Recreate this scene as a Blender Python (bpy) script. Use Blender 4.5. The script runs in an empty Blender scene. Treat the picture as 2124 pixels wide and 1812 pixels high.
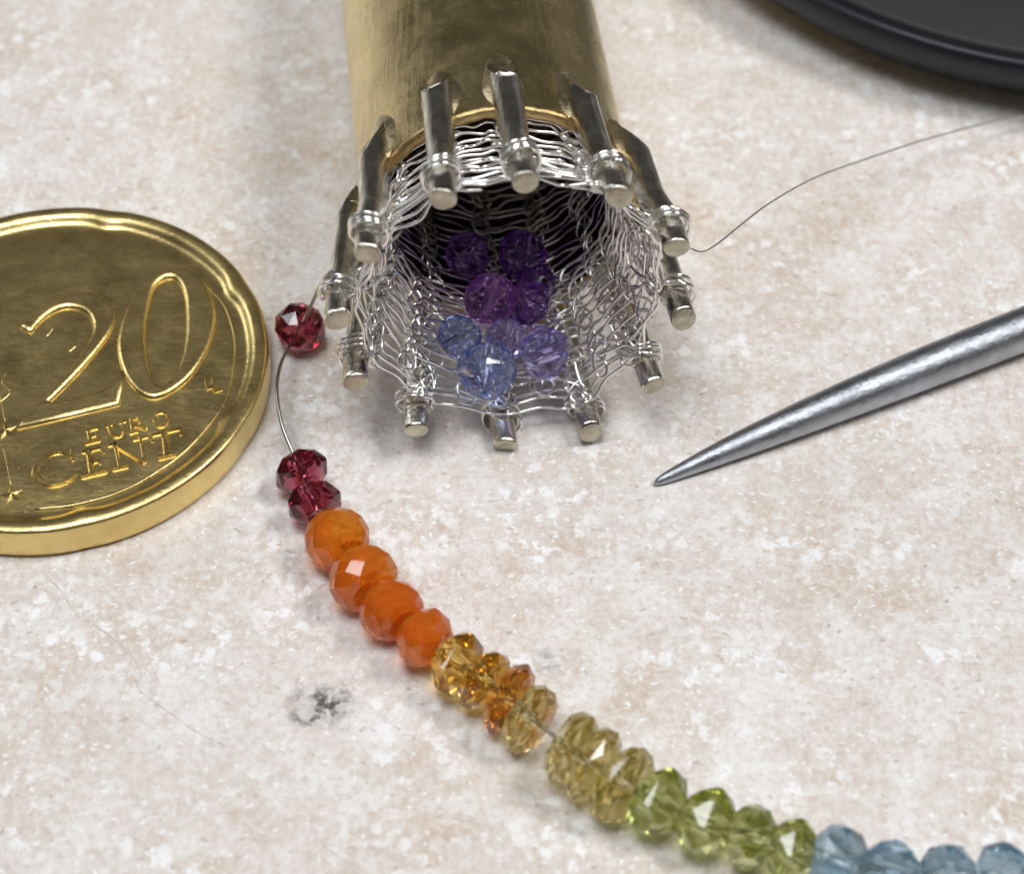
import bpy, math, random
import numpy as np
from mathutils import Vector, Matrix

# ------------------------------------------------------------------ scene, camera, light, exposure
# coordinates below are written in millimetres; 1 Blender unit = 1 cm
S = 0.1
sc = bpy.context.scene
sc.unit_settings.system = 'METRIC'
sc.unit_settings.scale_length = 0.01
C = sc.collection
R_ = math.radians

cam_d = bpy.data.cameras.new('camera')
cam = bpy.data.objects.new('camera', cam_d)
C.objects.link(cam)
cam.location = (0, 0, 84.97 * S)
cam.rotation_euler = (R_(90 - 50.43), 0, 0)
cam_d.sensor_fit = 'HORIZONTAL'
cam_d.sensor_width = 36
cam_d.lens = 36 * 4500 / 2124
cam_d.clip_start = 0.1
cam_d.clip_end = 500
cam_d.dof.use_dof = True
cam_d.dof.focus_distance = 106.5 * S
cam_d.dof.aperture_fstop = 0.50
sc.camera = cam

world = bpy.data.worlds.new('World')
sc.world = world
world.use_nodes = True
wn = world.node_tree.nodes['Background']
wn.inputs['Color'].default_value = (1.0, 0.95, 0.90, 1)
wn.inputs['Strength'].default_value = 0.07


def area(name, loc, target, sx, sy, power, col):
    d = bpy.data.lights.new(name, 'AREA')
    d.shape = 'RECTANGLE'
    d.size, d.size_y = sx * S, sy * S
    d.energy = power
    d.color = col
    o = bpy.data.objects.new(name, d)
    C.objects.link(o)
    o.location = Vector(loc) * S
    o.rotation_euler = (Vector(target) - Vector(loc)).to_track_quat('-Z', 'Y').to_euler()
    return o


area('ceiling_lamp', (270, 95, 420), (0, 70, 0), 150, 120, 12000, (1.0, 0.97, 0.945))
area('overhead_fill', (-60, 30, 470), (0, 70, 0), 230, 170, 12800, (0.96, 0.98, 1.0))  # broad, slightly cool fill from overhead
area('side_fill', (-430, 330, 300), (0, 70, 0), 130, 260, 4600, (0.90, 0.95, 1.0))  # added fill lamp at back left, for reflections on rods and brass

sc.view_settings.view_transform = 'Standard'
sc.view_settings.look = 'None'
sc.view_settings.exposure = 0.0
sc.view_settings.gamma = 1.0
sc.cycles.use_denoising = True
sc.cycles.max_bounces = 26
sc.cycles.diffuse_bounces = 3
sc.cycles.transmission_bounces = 26
sc.cycles.glossy_bounces = 4
sc.cycles.use_adaptive_sampling = True
sc.cycles.adaptive_threshold = 0.03
sc.cycles.sample_clamp_indirect = 6.0
sc.cycles.blur_glossy = 0.3

rng = random.Random(7)
nr = np.random.RandomState(11)


# ------------------------------------------------------------------ node helpers
class Nodes:
    dims = '3D'

    def __init__(self, name):
        self.m = bpy.data.materials.new(name)
        self.m.use_nodes = True
        self.t = self.m.node_tree
        self.n = self.t.nodes
        self.b = self.n['Principled BSDF']

    def new(self, typ, **kw):
        x = self.n.new(typ)
        for k, v in kw.items():
            setattr(x, k, v)
        return x

    def put(self, sock, v):
        if hasattr(v, 'is_output') or isinstance(v, bpy.types.NodeSocket):
            self.t.links.new(v, sock)
        else:
            sock.default_value = v

    def set(self, **kw):
        for k, v in kw.items():
            self.put(self.b.inputs[k.replace('_', ' ')], v)

    def coords(self, scale=10.0, sx=1, sy=1, sz=1):
        tc = self.new('ShaderNodeTexCoord')
        mp = self.new('ShaderNodeMapping')
        mp.inputs['Scale'].default_value = (scale * sx, scale * sy, scale * sz)
        self.t.links.new(tc.outputs['Object'], mp.inputs['Vector'])
        return mp.outputs[0]

    def noise(self, vec, scale, detail=4, rough=0.55, dist=0.0, out='Fac', seed=0.0):
        x = self.new('ShaderNodeTexNoise')
        x.noise_dimensions = self.dims
        if seed:
            ad = self.new('ShaderNodeVectorMath', operation='ADD')
            self.put(ad.inputs[0], vec)
            ad.inputs[1].default_value = (seed * 7.31, seed * 3.17, seed * 5.03)
            vec = ad.outputs[0]
        self.put(x.inputs['Vector'], vec)
        x.inputs['Scale'].default_value = scale
        x.inputs['Detail'].default_value = detail
        x.inputs['Roughness'].default_value = rough
        x.inputs['Distortion'].default_value = dist
        return x.outputs[out]

    def voro(self, vec, scale, feature='F1', rand=1.0, out='Distance'):
        x = self.new('ShaderNodeTexVoronoi', feature=feature, voronoi_dimensions=self.dims)
        self.put(x.inputs['Vector'], vec)
        x.inputs['Scale'].default_value = scale
        x.inputs['Randomness'].default_value = rand
        return x.outputs[out]

    def ramp(self, fac, stops):
        x = self.new('ShaderNodeValToRGB')
        while len(x.color_ramp.elements) < len(stops):
            x.color_ramp.elements.new(0.5)
        for e, (p, c) in zip(x.color_ramp.elements, stops):
            e.position = p
            e.color = (c, c, c, 1) if isinstance(c, (int, float)) else (*c, 1)
        self.put(x.inputs['Fac'], fac)
        return x.outputs['Color']

    def mix(self, fac, a, b, mode='MIX'):
        x = self.new('ShaderNodeMix', data_type='RGBA', blend_type=mode)
        self.put(x.inputs[0], fac)
        self.put(x.inputs[6], a if not isinstance(a, tuple) else (*a, 1))
        self.put(x.inputs[7], b if not isinstance(b, tuple) else (*b, 1))
        return x.outputs[2]

    def math(self, op, a, b=None, clamp=False):
        x = self.new('ShaderNodeMath', operation=op)
        x.use_clamp = clamp
        self.put(x.inputs[0], a)
        if b is not None:
            self.put(x.inputs[1], b)
        return x.outputs[0]

    def warp(self, vec, scale, amount, seed=0.0):
        nz = self.noise(vec, scale, 3, 0.5, 0, 'Color', seed)
        v = self.new('ShaderNodeVectorMath', operation='SUBTRACT')
        self.put(v.inputs[0], nz)
        v.inputs[1].default_value = (0.5, 0.5, 0.5)
        s = self.new('ShaderNodeVectorMath', operation='SCALE')
        self.put(s.inputs[0], v.outputs[0])
        s.inputs['Scale'].default_value = amount
        a = self.new('ShaderNodeVectorMath', operation='ADD')
        self.put(a.inputs[0], vec)
        self.put(a.inputs[1], s.outputs[0])
        return a.outputs[0]

    def bump(self, h, strength, dist):
        x = self.new('ShaderNodeBump')
        x.inputs['Strength'].default_value = strength
        x.inputs['Distance'].default_value = dist
        self.put(x.inputs['Height'], h)
        self.put(self.b.inputs['Normal'], x.outputs[0])


# ------------------------------------------------------------------ materials
def mat_stone():
    k = Nodes('cream_stone')
    k.dims = '2D'
    v = k.coords()
    vw = k.warp(v, 0.45, 1.8)
    vf = k.warp(v, 1.7, 0.62, 3.0)

    def vor(vec, scale, rot=0.0, st=(1, 1), off=0.0):
        if rot or st != (1, 1) or off:
            mp = k.new('ShaderNodeMapping')
            k.put(mp.inputs['Vector'], vec)
            mp.inputs['Rotation'].default_value = (0, 0, rot)
            mp.inputs['Scale'].default_value = (st[0], st[1], 1)
            mp.inputs['Location'].default_value = (off, off * .7, 0)
            vec = mp.outputs[0]
        x = k.new('ShaderNodeTexVoronoi', feature='F1', voronoi_dimensions='2D')
        k.put(x.inputs['Vector'], vec)
        x.inputs['Scale'].default_value = scale
        sp = k.new('ShaderNodeSeparateColor')
        k.put(sp.inputs[0], x.outputs['Color'])
        return x.outputs['Distance'], sp.outputs

    zone = k.noise(v, 0.075, 3, 0.55, 0.5, seed=1.0)
    tan = k.noise(vw, 0.17, 5, 0.62, 0.3, seed=4.0)
    gw = k.noise(vw, 0.27, 5, 0.66, 0.3, seed=14.0)
    col = k.mix(k.ramp(zone, [(0.38, 0), (0.60, 1)]), (0.700, 0.628, 0.572), (0.735, 0.696, 0.660))
    col = k.mix(k.ramp(tan, [(0.46, 0), (0.76, 0.72)]), col, (0.600, 0.480, 0.380))
    col = k.mix(k.ramp(tan, [(0.28, 0.50), (0.44, 0)]), col, (0.660, 0.565, 0.520))
    col = k.mix(k.ramp(gw, [(0.48, 0), (0.66, 0.90)]), col, (0.815, 0.806, 0.796))
    # crowded shell and grain fragments of uneven tone
    d, c = vor(vf, 1.05)
    body = k.ramp(d, [(0.26, 1), (0.60, 0)])
    col = k.mix(k.math('MULTIPLY', body, k.ramp(c[0], [(0.50, 0), (0.85, 0.55)])), col, (0.765, 0.748, 0.728))
    col = k.mix(k.math('MULTIPLY', body, k.ramp(c[1], [(0.70, 0), (0.95, 0.30)])), col, (0.530, 0.405, 0.315))
    # elongated fragments
    d, c = vor(vf, 1.15, 0.4, (0.40, 1.2), 20.0)
    m = k.math('MULTIPLY', k.ramp(d, [(0.14, 1), (0.34, 0)]), k.ramp(c[0], [(0.55, 0), (0.80, 0.65)]))
    col = k.mix(m, col, (0.800, 0.790, 0.775))
    # bright white chalky lumps and flecks in drifts
    drift = k.ramp(k.noise(vw, 0.15, 3, 0.6, 0.0, seed=31.0), [(0.44, 0.06), (0.62, 1)])
    d, c = vor(vf, 0.80, 0.0, (1, 1), 7.0)
    fl = k.math('MULTIPLY', k.ramp(d, [(0.17, 1), (0.33, 0)]), k.ramp(c[2], [(0.50, 0), (0.66, 1)]))
    lump = k.ramp(k.noise(vf, 0.95, 4, 0.68, 0.0, seed=40.0), [(0.56, 0), (0.645, 1)])
    white = k.math('MULTIPLY', k.math('MAXIMUM', fl, lump), drift)
    d, c = vor(vf, 1.9, 0.0, (0.8, 1.2), 13.0)
    tiny = k.math('MULTIPLY', k.ramp(d, [(0.11, 0.95), (0.22, 0)]), k.ramp(c[0], [(0.58, 0), (0.74, 1)]))
    white = k.math('MAXIMUM', white, tiny, True)
    col = k.mix(white, col, (0.920, 0.925, 0.940))
    # small brown grains and pores
    d2 = k.math('MULTIPLY', k.ramp(d, [(0.08, 0.62), (0.30, 0)]), k.ramp(c[1], [(0.88, 0), (0.97, 1)]))
    col = k.mix(d2, col, (0.360, 0.265, 0.195))
    # grey mineral inclusion beside the strand and a fainter one beyond it
    spots = k.noise(v, 1.25, 3, 0.55, 0.25, seed=83.0)
    for (px, py, sx, sy, amt) in ((-8.75, 54.15, 1.70, 1.10, 1.0), (1.6, 56.7, 0.8, 0.6, 0.35)):
        mp = k.new('ShaderNodeMapping')
        k.put(mp.inputs['Vector'], vw)
        mp.inputs['Location'].default_value = (-px / sx, -py / sy, 0)
        mp.inputs['Scale'].default_value = (1 / sx, 1 / sy, 0)
        ln = k.new('ShaderNodeVectorMath', operation='LENGTH')
        k.put(ln.inputs[0], mp.outputs[0])
        core = k.math('MULTIPLY', k.ramp(k.math('MULTIPLY', ln.outputs['Value'], 0.5), [(0.25, 1), (0.62, 0)]), amt)
        col = k.mix(k.math('MULTIPLY', core, k.ramp(spots, [(0.26, 0.30), (0.44, 0.85)])), col, (0.480, 0.472, 0.460))
        col = k.mix(k.math('MULTIPLY', core, k.ramp(spots, [(0.46, 0), (0.54, 1)])), col, (0.075, 0.070, 0.066))
    grain = k.noise(v, 2.6, 4, 0.75, 0.0, seed=120.0)
    col = k.mix(k.ramp(grain, [(0.33, 0.40), (0.49, 0)]), col, (0.52, 0.43, 0.36))
    col = k.mix(k.ramp(grain, [(0.52, 0), (0.66, 0.55)]), col, (0.84, 0.835, 0.83))
    k.set(Base_Color=col, Roughness=k.ramp(gw, [(0.3, 0.50), (0.7, 0.36)]))
    k.b.inputs['Specular IOR Level'].default_value = 0.35
    k.bump(k.noise(v, 1.9, 4, 0.68, 0.0, seed=110.0), 0.45, 0.014)
    return k.m


def mat_metal(name, col, rough, col2=None, patch=0.5, scratch=0.0, fine=0.0, axis=(1, 1, 1), rvar=0.12):
    k = Nodes(name)
    v = k.coords()
    n1 = k.noise(k.warp(v, 0.4, 1.5), patch, 6, 0.62, 0.6, seed=2.0)
    c = col if col2 is None else k.mix(k.ramp(n1, [(0.38, 0), (0.64, 1)]), col, col2)
    k.set(Base_Color=c if not isinstance(c, tuple) else (*c, 1), Metallic=1.0)
    rn = k.noise(v, patch * 2.1, 5, 0.65, 0.3, seed=5.0)
    k.set(Roughness=k.ramp(rn, [(0.3, max(0.03, rough - rvar)), (0.7, rough + rvar)]))
    hs = None
    if scratch > 0:
        mp = k.new('ShaderNodeMapping')
        k.put(mp.inputs['Vector'], v)
        mp.inputs['Scale'].default_value = axis
        hs = k.math('MULTIPLY', k.noise(mp.outputs[0], 1.6, 6, 0.7, 0.4, seed=8.0), scratch)
    if fine > 0:
        f = k.math('MULTIPLY', k.noise(v, 3.5, 5, 0.65, 0.2, seed=12.0), fine)
        hs = f if hs is None else k.math('ADD', hs, f)
    if hs is not None:
        k.bump(hs, 0.5, 0.012)
    return k.m


def mat_gem(name, col, dens, ior=1.55, rough=0.03, cloud=0.0, tint=None):
    k = Nodes(name)
    v = k.coords()
    t = tint or (0.97, 0.97, 0.97)
    k.set(Base_Color=(*t, 1), Transmission_Weight=1.0, IOR=ior, Roughness=rough)
    va = k.new('ShaderNodeVolumeAbsorption')
    va.inputs['Color'].default_value = (*col, 1)
    va.inputs['Density'].default_value = dens
    out = k.n['Material Output']
    k.t.links.new(va.outputs[0], out.inputs['Volume'])
    if cloud > 0:
        # milky veils and inclusions inside the stone, seen as a soft diffuse share of the surface
        d = k.new('ShaderNodeBsdfTranslucent')
        d.inputs['Color'].default_value = (*[min(1, c * 0.9 + 0.05) for c in col], 1)
        mx = k.new('ShaderNodeMixShader')
        n = k.noise(k.warp(v, 1.0, 0.8, 3.0), 0.7, 4, 0.6, 0.4, seed=4.0)
        k.put(mx.inputs[0], k.ramp(n, [(0.35, cloud * 0.4), (0.7, cloud)]))
        k.t.links.new(k.b.outputs[0], mx.inputs[1])
        k.t.links.new(d.outputs[0], mx.inputs[2])
        k.t.links.new(mx.outputs[0], out.inputs['Surface'])
    return k.m


def mat_carnelian(name, a, b):
    k = Nodes(name)
    v = k.coords()
    n = k.noise(k.warp(v, 0.5, 1.0), 0.42, 3, 0.5, 0.4, seed=3.0)
    c = k.mix(k.ramp(n, [(0.35, 0), (0.65, 1)]), a, b)
    k.set(Base_Color=c, Roughness=0.07, IOR=1.54, Transmission_Weight=0.62, Subsurface_Weight=1.0, Subsurface_Scale=0.14)
    k.b.inputs['Subsurface Radius'].default_value = (1.0, 0.38, 0.08)
    k.bump(k.noise(v, 1.0, 3, 0.5, 0.3, seed=20.0), 0.15, 0.01)
    return k.m


M = {}
M['stone'] = mat_stone()
def mat_crack():
    k = Nodes('crack_stain')
    k.set(Base_Color=k.mix(k.noise(k.coords(), 0.8, 3, 0.6), (0.56, 0.48, 0.42), (0.66, 0.59, 0.53)), Roughness=0.6)
    return k.m


M['crack'] = mat_crack()
M['coin'] = mat_metal('nordic_gold', (0.84, 0.66, 0.28), 0.30, (0.72, 0.55, 0.23), 0.30, 0.30, 0.30, (0.5, 1.8, 1), 0.05)
M['brass'] = mat_metal('tarnished_brass', (0.90, 0.75, 0.38), 0.25, (0.72, 0.57, 0.28), 0.25, 1.0, 0.15, (1.8, 0.16, 1.8), 0.10)
M['brass_edge'] = mat_metal('sawn_brass', (0.66, 0.50, 0.23), 0.34, (0.48, 0.33, 0.15), 0.6, 0.6, 0.9)
M['bore'] = mat_metal('dark_bore', (0.10, 0.075, 0.05), 0.5, (0.05, 0.04, 0.035), 0.3, 0.0, 0.4)  # inside of the tube, much darker than the outer brass
M['solder'] = mat_metal('solder', (0.72, 0.60, 0.38), 0.30, (0.56, 0.44, 0.26), 0.5, 0.0, 0.7)
M['nickel'] = mat_metal('nickel_rod', (0.84, 0.82, 0.74), 0.10, (0.50, 0.47, 0.40), 0.7, 0.9, 0.22, (1.6, 0.20, 1.6), 0.05)
M['nickel_end'] = mat_metal('cut_rod_end', (0.66, 0.62, 0.51), 0.36, (0.50, 0.45, 0.35), 0.9, 0.0, 1.6)
M['silver'] = mat_metal('silver_wire', (0.95, 0.94, 0.92), 0.20, None, 0.5, 0.0, 0.0, rvar=0.05)
M['cord'] = mat_metal('steel_cord', (0.42, 0.41, 0.39), 0.30, None, 0.5, 0.0, 0.3, rvar=0.05)
M['steel'] = mat_metal('ground_steel', (0.47, 0.50, 0.55), 0.34, (0.37, 0.39, 0.43), 0.8, 0.8, 0.85, (4.5, 0.5, 0.5), 0.08)


def mat_plastic():
    k = Nodes('dark_plastic')
    v = k.coords()
    k.set(Base_Color=(0.010, 0.011, 0.017, 1), Roughness=0.36)
    k.b.inputs['Specular IOR Level'].default_value = 0.3
    k.bump(k.noise(v, 2.0, 4, 0.6, 0, seed=1.0), 0.15, 0.01)
    return k.m


def mat_felt():
    k = Nodes('dark_inlay')
    v = k.coords()
    k.set(Base_Color=k.mix(k.noise(v, 0.4, 4, 0.6), (0.017, 0.016, 0.017), (0.022, 0.021, 0.022)), Roughness=0.6)
    return k.m


M['plastic'] = mat_plastic()
M['inlay'] = mat_felt()
M['garnet'] = mat_gem('garnet', (0.72, 0.045, 0.24), 12.5, 1.70, 0.03, 0.12, (1.0, 0.90, 0.93))
M['amethyst'] = mat_gem('amethyst', (0.62, 0.20, 0.86), 6.0, 1.55, 0.02, 0.20)
M['amethyst_pale'] = mat_gem('pale_amethyst', (0.76, 0.36, 0.90), 5.0, 1.55, 0.02, 0.22)
M['tanzanite'] = mat_gem('tanzanite', (0.50, 0.62, 1.0), 3.8, 1.60, 0.02, 0.16)
M['lilac'] = mat_gem('lilac_tanzanite', (0.66, 0.58, 1.0), 4.0, 1.60, 0.03, 0.22)
M['citrine'] = mat_gem('citrine', (1.0, 0.80, 0.12), 6.5, 1.55, 0.02, 0.10)
M['citrine_pale'] = mat_gem('pale_citrine', (1.0, 0.88, 0.32), 3.0, 1.55, 0.02, 0.18)
M['amber'] = mat_gem('amber_citrine', (1.0, 0.70, 0.05), 7.0, 1.55, 0.02, 0.10)
M['peridot'] = mat_gem('peridot', (0.76, 0.81, 0.22), 4.2, 1.66, 0.03, 0.22)
M['topaz'] = mat_gem('blue_topaz', (0.60, 0.84, 0.97), 3.4, 1.62, 0.02, 0.18)
M['carnelian'] = mat_carnelian('carnelian', (1.0, 0.24, 0.012), (1.0, 0.35, 0.028))
M['carnelian_red'] = mat_carnelian('red_carnelian', (1.0, 0.21, 0.014), (1.0, 0.32, 0.030))


# ------------------------------------------------------------------ mesh helpers (millimetres in, units out)
def link(o):
    C.objects.link(o)
    return o


def mesh_obj(name, verts, faces, mat, parent=None, origin=None, smooth=True, mats=None, mat_idx=None):
    """verts in world mm; origin = world mm position of the object (or of its parent empty)."""
    v = np.asarray(verts, float)
    o0 = np.asarray(origin if origin is not None else (0, 0, 0), float)
    me = bpy.data.meshes.new(name)
    me.from_pydata(((v - o0) * S).tolist(), [], [list(map(int, f)) for f in faces])
    for m in (mats or [mat]):
        me.materials.append(m)
    if mat_idx is not None:
        me.polygons.foreach_set('material_index', mat_idx)
    if smooth:
        me.polygons.foreach_set('use_smooth', [True] * len(me.polygons))
    me.update()
    o = link(bpy.data.objects.new(name, me))
    if parent is not None:
        o.parent = parent
    elif origin is not None:
        o.location = Vector(o0.tolist()) * S
    return o


def tag(o, label, cat, group=None, kind=None):
    if label:
        o['label'] = label
    if cat:
        o['category'] = cat
    if group:
        o['group'] = group
    if kind:
        o['kind'] = kind
    return o


def empty(name, loc):
    o = link(bpy.data.objects.new(name, None))
    o.empty_display_size = 0.1
    o.location = Vector(loc) * S
    return o


def tube(pts, rad, sides=8, closed=False, caps=True):
    """swept tube along a polyline, parallel-transport frame"""
    p = np.asarray(pts, float)
    n = len(p)
    r = np.full(n, rad, float) if np.isscalar(rad) else np.asarray(rad, float)
    if closed:
        t = np.roll(p, -1, 0) - np.roll(p, 1, 0)
    else:
        t = np.gradient(p, axis=0)
    t /= np.linalg.norm(t, axis=1, keepdims=True) + 1e-12
    up = np.array([0, 0, 1.0]) if abs(t[0][2]) < 0.9 else np.array([1.0, 0, 0])
    a = np.cross(t[0], up)
    a /= np.linalg.norm(a)
    fr = []
    for i in range(n):
        a = a - (a @ t[i]) * t[i]
        a /= np.linalg.norm(a)
        fr.append((a.copy(), np.cross(t[i], a)))
    ang = np.linspace(0, 2 * np.pi, sides, endpoint=False)
    V = np.concatenate([p[i] + r[i] * (np.cos(ang)[:, None] * fr[i][0] + np.sin(ang)[:, None] * fr[i][1]) for i in range(n)])
    F = []
    m = n if closed else n - 1
    for i in range(m):
        b0, b1 = i * sides, ((i + 1) % n) * sides
        for j in range(sides):
            k = (j + 1) % sides
            F.append((b0 + j, b0 + k, b1 + k, b1 + j))
    if caps and not closed:
        F.append(tuple(range(sides - 1, -1, -1)))
        F.append(tuple((n - 1) * sides + j for j in range(sides)))
    return V, F


def catmull(P, sub=5, closed=False):
    P = np.asarray(P, float)
    n = len(P)
    out = []
    segs = n if closed else n - 1
    for i in range(segs):
        p1, p2 = P[i], P[(i + 1) % n]
        p0 = P[i - 1] if (closed or i > 0) else 2 * p1 - p2
        p3 = P[(i + 2) % n] if (closed or i + 2 < n) else 2 * p2 - p1
        for s in range(sub):
            u = s / sub
            out.append(0.5 * (2 * p1 + (p2 - p0) * u + (2 * p0 - 5 * p1 + 4 * p2 - p3) * u * u + (3 * p1 - p0 - 3 * p2 + p3) * u ** 3))
    if not closed:
        out.append(P[-1])
    return np.array(out)


def merge(parts):
    V, F, b = [], [], 0
    for v, f in parts:
        V.append(np.asarray(v))
        F += [tuple(i + b for i in q) for q in f]
        b += len(v)
    return np.concatenate(V), F


# ------------------------------------------------------------------ the stone surface
def slab():
    x0, x1, y0, y1, h = -240, 240, -120, 330, 12.0
    V = [(x0, y0, 0), (x1, y0, 0), (x1, y1, 0), (x0, y1, 0), (x0, y0, -h), (x1, y0, -h), (x1, y1, -h), (x0, y1, -h)]
    F = [(0, 1, 2, 3), (7, 6, 5, 4), (0, 4, 5, 1), (1, 5, 6, 2), (2, 6, 7, 3), (3, 7, 4, 0)]
    o = mesh_obj('stone_tile_surface', V, F, M['stone'], smooth=False)
    tag(o, 'speckled cream and beige stone tile that everything lies on', None, None, 'structure')
    # hairline cracks: thin stained ribbons lying in the surface
    cracks = [([(-22.6, 61.6), (-21.6, 60.6), (-20.8, 59.3), (-19.7, 58.6), (-18.2, 57.3), (-17.3, 56.0), (-17.4, 55.2), (-16.6, 54.5), (-15.3, 53.4), (-14.5, 52.8), (-13.0, 52.0)],
               [.03, .05, .04, .10, .16, .05, .06, .04, .06, .05, .02]),
              ([(-8.9, 47.9), (-8.3, 47.0), (-7.6, 46.4), (-6.4, 45.7)], [.03, .07, .09, .05])]
    for pts, w in cracks:
        P = catmull(np.array(pts), 5)
        ww = np.interp(np.linspace(0, 1, len(P)), np.linspace(0, 1, len(w)), w)
        T = np.gradient(P, axis=0)
        T /= np.linalg.norm(T, axis=1, keepdims=True)
        Q = np.stack([-T[:, 1], T[:, 0]], 1)
        V, F = [], []
        for i in range(len(P)):
            a = P[i] + Q[i] * ww[i] * (.5 + nr.uniform(-.2, .2)) + nr.normal(0, .02, 2)
            b = P[i] - Q[i] * ww[i] * (.5 + nr.uniform(-.2, .2)) + nr.normal(0, .02, 2)
            V += [(*a, .004), (*b, .004)]
            if i:
                F.append((2 * i - 2, 2 * i - 1, 2 * i + 1, 2 * i))
        mesh_obj('hairline_crack', V, F, M['crack'], o)


slab()

# ------------------------------------------------------------------ coin
CO = np.array([-23.6, 73.67, 0.0])
CA = R_(17.9)


def cw(x, y, z):
    c, s = math.cos(CA), math.sin(CA)
    return (CO[0] + x * c - y * s, CO[1] + x * s + y * c, z)


def build_coin():
    root = empty('coin', CO)
    tag(root, 'shiny golden twenty cent coin cut off by the picture edge, beside the red beads', 'coin')
    seg = 420
    notch = [62.5 - 360 / 7 * i for i in range(7)]
    prof = [(0, 1.80), (4.0, 1.80), (8.2, 1.80), (9.3, 1.79), (9.62, 1.765), (9.90, 1.765), (10.04, 1.80), (10.15, 1.88), (10.26, 1.98), (10.37, 2.06), (10.50, 2.10), (10.72, 2.115),
            (10.92, 2.10), (11.03, 2.05), (11.09, 1.98), (11.115, 1.88), (11.125, 1.55), (11.125, 0.55), (11.10, 0.30), (11.02, 0.10), (10.85, 0.02), (10.4, 0.0), (0, 0.0)]
    V, F = [], []
    for i in range(seg):
        th = 2 * math.pi * i / seg
        d = math.degrees(th)
        g = 0
        for a in notch:
            x = (d - a + 180) % 360 - 180
            g += math.exp(-(x / 4.0) ** 2)
        for r, z in prof:
            rr, zz = r, z
            if 9.2 < r < 10.6:
                rr = r - 0.21 * g * min(1, (10.66 - r) / 0.3) * min(1, (r - 9.2) / .7)
            elif r >= 10.9 and z > 0.05:
                rr = r - 0.05 * g
                zz = z - (0.03 * g if z > 1.9 else 0)
            V.append(cw(rr * math.cos(th), rr * math.sin(th), zz))
    n = len(prof)
    for i in range(seg):
        j = (i + 1) % seg
        for q in range(n - 1):
            if q == 0:
                F.append((i * n, i * n + 1, j * n + 1))
            elif q == n - 2:
                F.append((i * n + q, i * n + q + 1, j * n + q))
            else:
                F.append((i * n + q, i * n + q + 1, j * n + q + 1, j * n + q))
    o = mesh_obj('coin_body', V, F, M['coin'], root, CO)

    def curve_part(name, splines, h=0.13, bev=0.075, label=None):
        """closed outlines (coin frame, mm) raised from the field with sloping sides"""
        cd = bpy.data.curves.new(name, 'CURVE')
        cd.dimensions = '2D'
        cd.fill_mode = 'FRONT'
        cd.extrude = 0.02 * S
        cd.bevel_depth = bev * S
        cd.bevel_resolution = 2
        cd.offset = -bev * 0.6 * S
        for pts in splines:
            sp = cd.splines.new('POLY')
            sp.points.add(len(pts) - 1)
            for p, (x, y) in zip(sp.points, pts):
                p.co = (x * S, y * S, 0, 1)
            sp.use_cyclic_u = True
        tmp = bpy.data.objects.new(name, cd)
        C.objects.link(tmp)
        dg = bpy.context.evaluated_depsgraph_get()
        me = bpy.data.meshes.new_from_object(tmp.evaluated_get(dg))
        bpy.data.objects.remove(tmp)
        bpy.data.curves.remove(cd)
        me.name = name
        me.materials.clear()
        me.materials.append(M['coin'])
        ob = link(bpy.data.objects.new(name, me))
        ob.parent = root
        ob.location = (0, 0, (1.80 + h - bev - 0.02) * S)
        ob.rotation_euler = (0, 0, CA)
        return ob

    def sm(pts, sub=6):
        return [tuple(p) for p in catmull(np.array(pts), sub, True)[:, :2]]

    # numeral two
    two = [(-1.0, 2.85), (-0.35, 3.50), (0.45, 4.02), (1.45, 4.35), (2.50, 4.22), (3.30, 3.60), (3.72, 2.70), (3.66, 1.85), (3.20, 0.98), (2.30, -0.05), (1.30, -1.02),
           (0.20, -1.98), (-0.70, -2.72)]
    two_top = [tuple(p) for p in catmull(np.array(two), 6)]
    two_foot = [(-0.10, -2.90), (1.83, -2.86), (2.55, -2.72), (2.98, -2.35), (3.34, -1.85), (2.73, -3.86), (-2.27, -3.86)]
    two_in = [(-2.00, -3.52), (-0.90, -2.60), (0.05, -1.72), (0.95, -0.80), (1.80, 0.25), (2.42, 1.22), (2.60, 2.10), (2.36, 2.95), (1.65, 3.50), (0.85, 3.50), (0.10, 3.10), (-0.62, 2.40)]
    two_i = [tuple(p) for p in catmull(np.array(two_in), 6)]
    curve_part('numeral_two', [two_top + two_foot + two_i], 0.19, 0.20)
    zo = [(3.52, 0.0), (4.25, 2.0), (5.35, 3.55), (6.60, 4.42), (7.75, 4.38), (8.50, 3.35), (8.80, 1.90), (8.62, 0.30), (7.90, -1.45), (6.85, -2.85), (5.70, -3.72), (4.60, -4.0), (3.85, -3.35), (3.45, -1.9)]
    zi = [(5.05, 0.9), (5.66, 2.64), (6.15, 3.62), (6.78, 4.03), (7.35, 3.80), (7.58, 2.82), (7.41, 1.29), (6.85, -0.95), (6.10, -2.55), (5.35, -3.40), (4.85, -3.35), (4.62, -2.40), (4.70, -0.95)]
    curve_part('numeral_zero', [sm(zo), sm(zi)], 0.19, 0.20)

    def bar(x0, y0, x1, y1, w, h=0.15, taper=0.55):
        """raised stroke with a roof-like section"""
        w *= 1.18
        a, b = np.array([x0, y0]), np.array([x1, y1])
        d = (b - a) / np.linalg.norm(b - a)
        q = np.array([-d[1], d[0]])
        base = [a - d * w * .12 + q * w / 2, a - d * w * .12 - q * w / 2, b + d * w * .12 - q * w / 2, b + d * w * .12 + q * w / 2]
        ti = w * (1 - taper) / 2
        top = [a + q * ti, a - q * ti, b - q * ti, b + q * ti]
        Vv = [cw(*p, 1.79) for p in base] + [cw(*p, 1.80 + h) for p in top]
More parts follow.
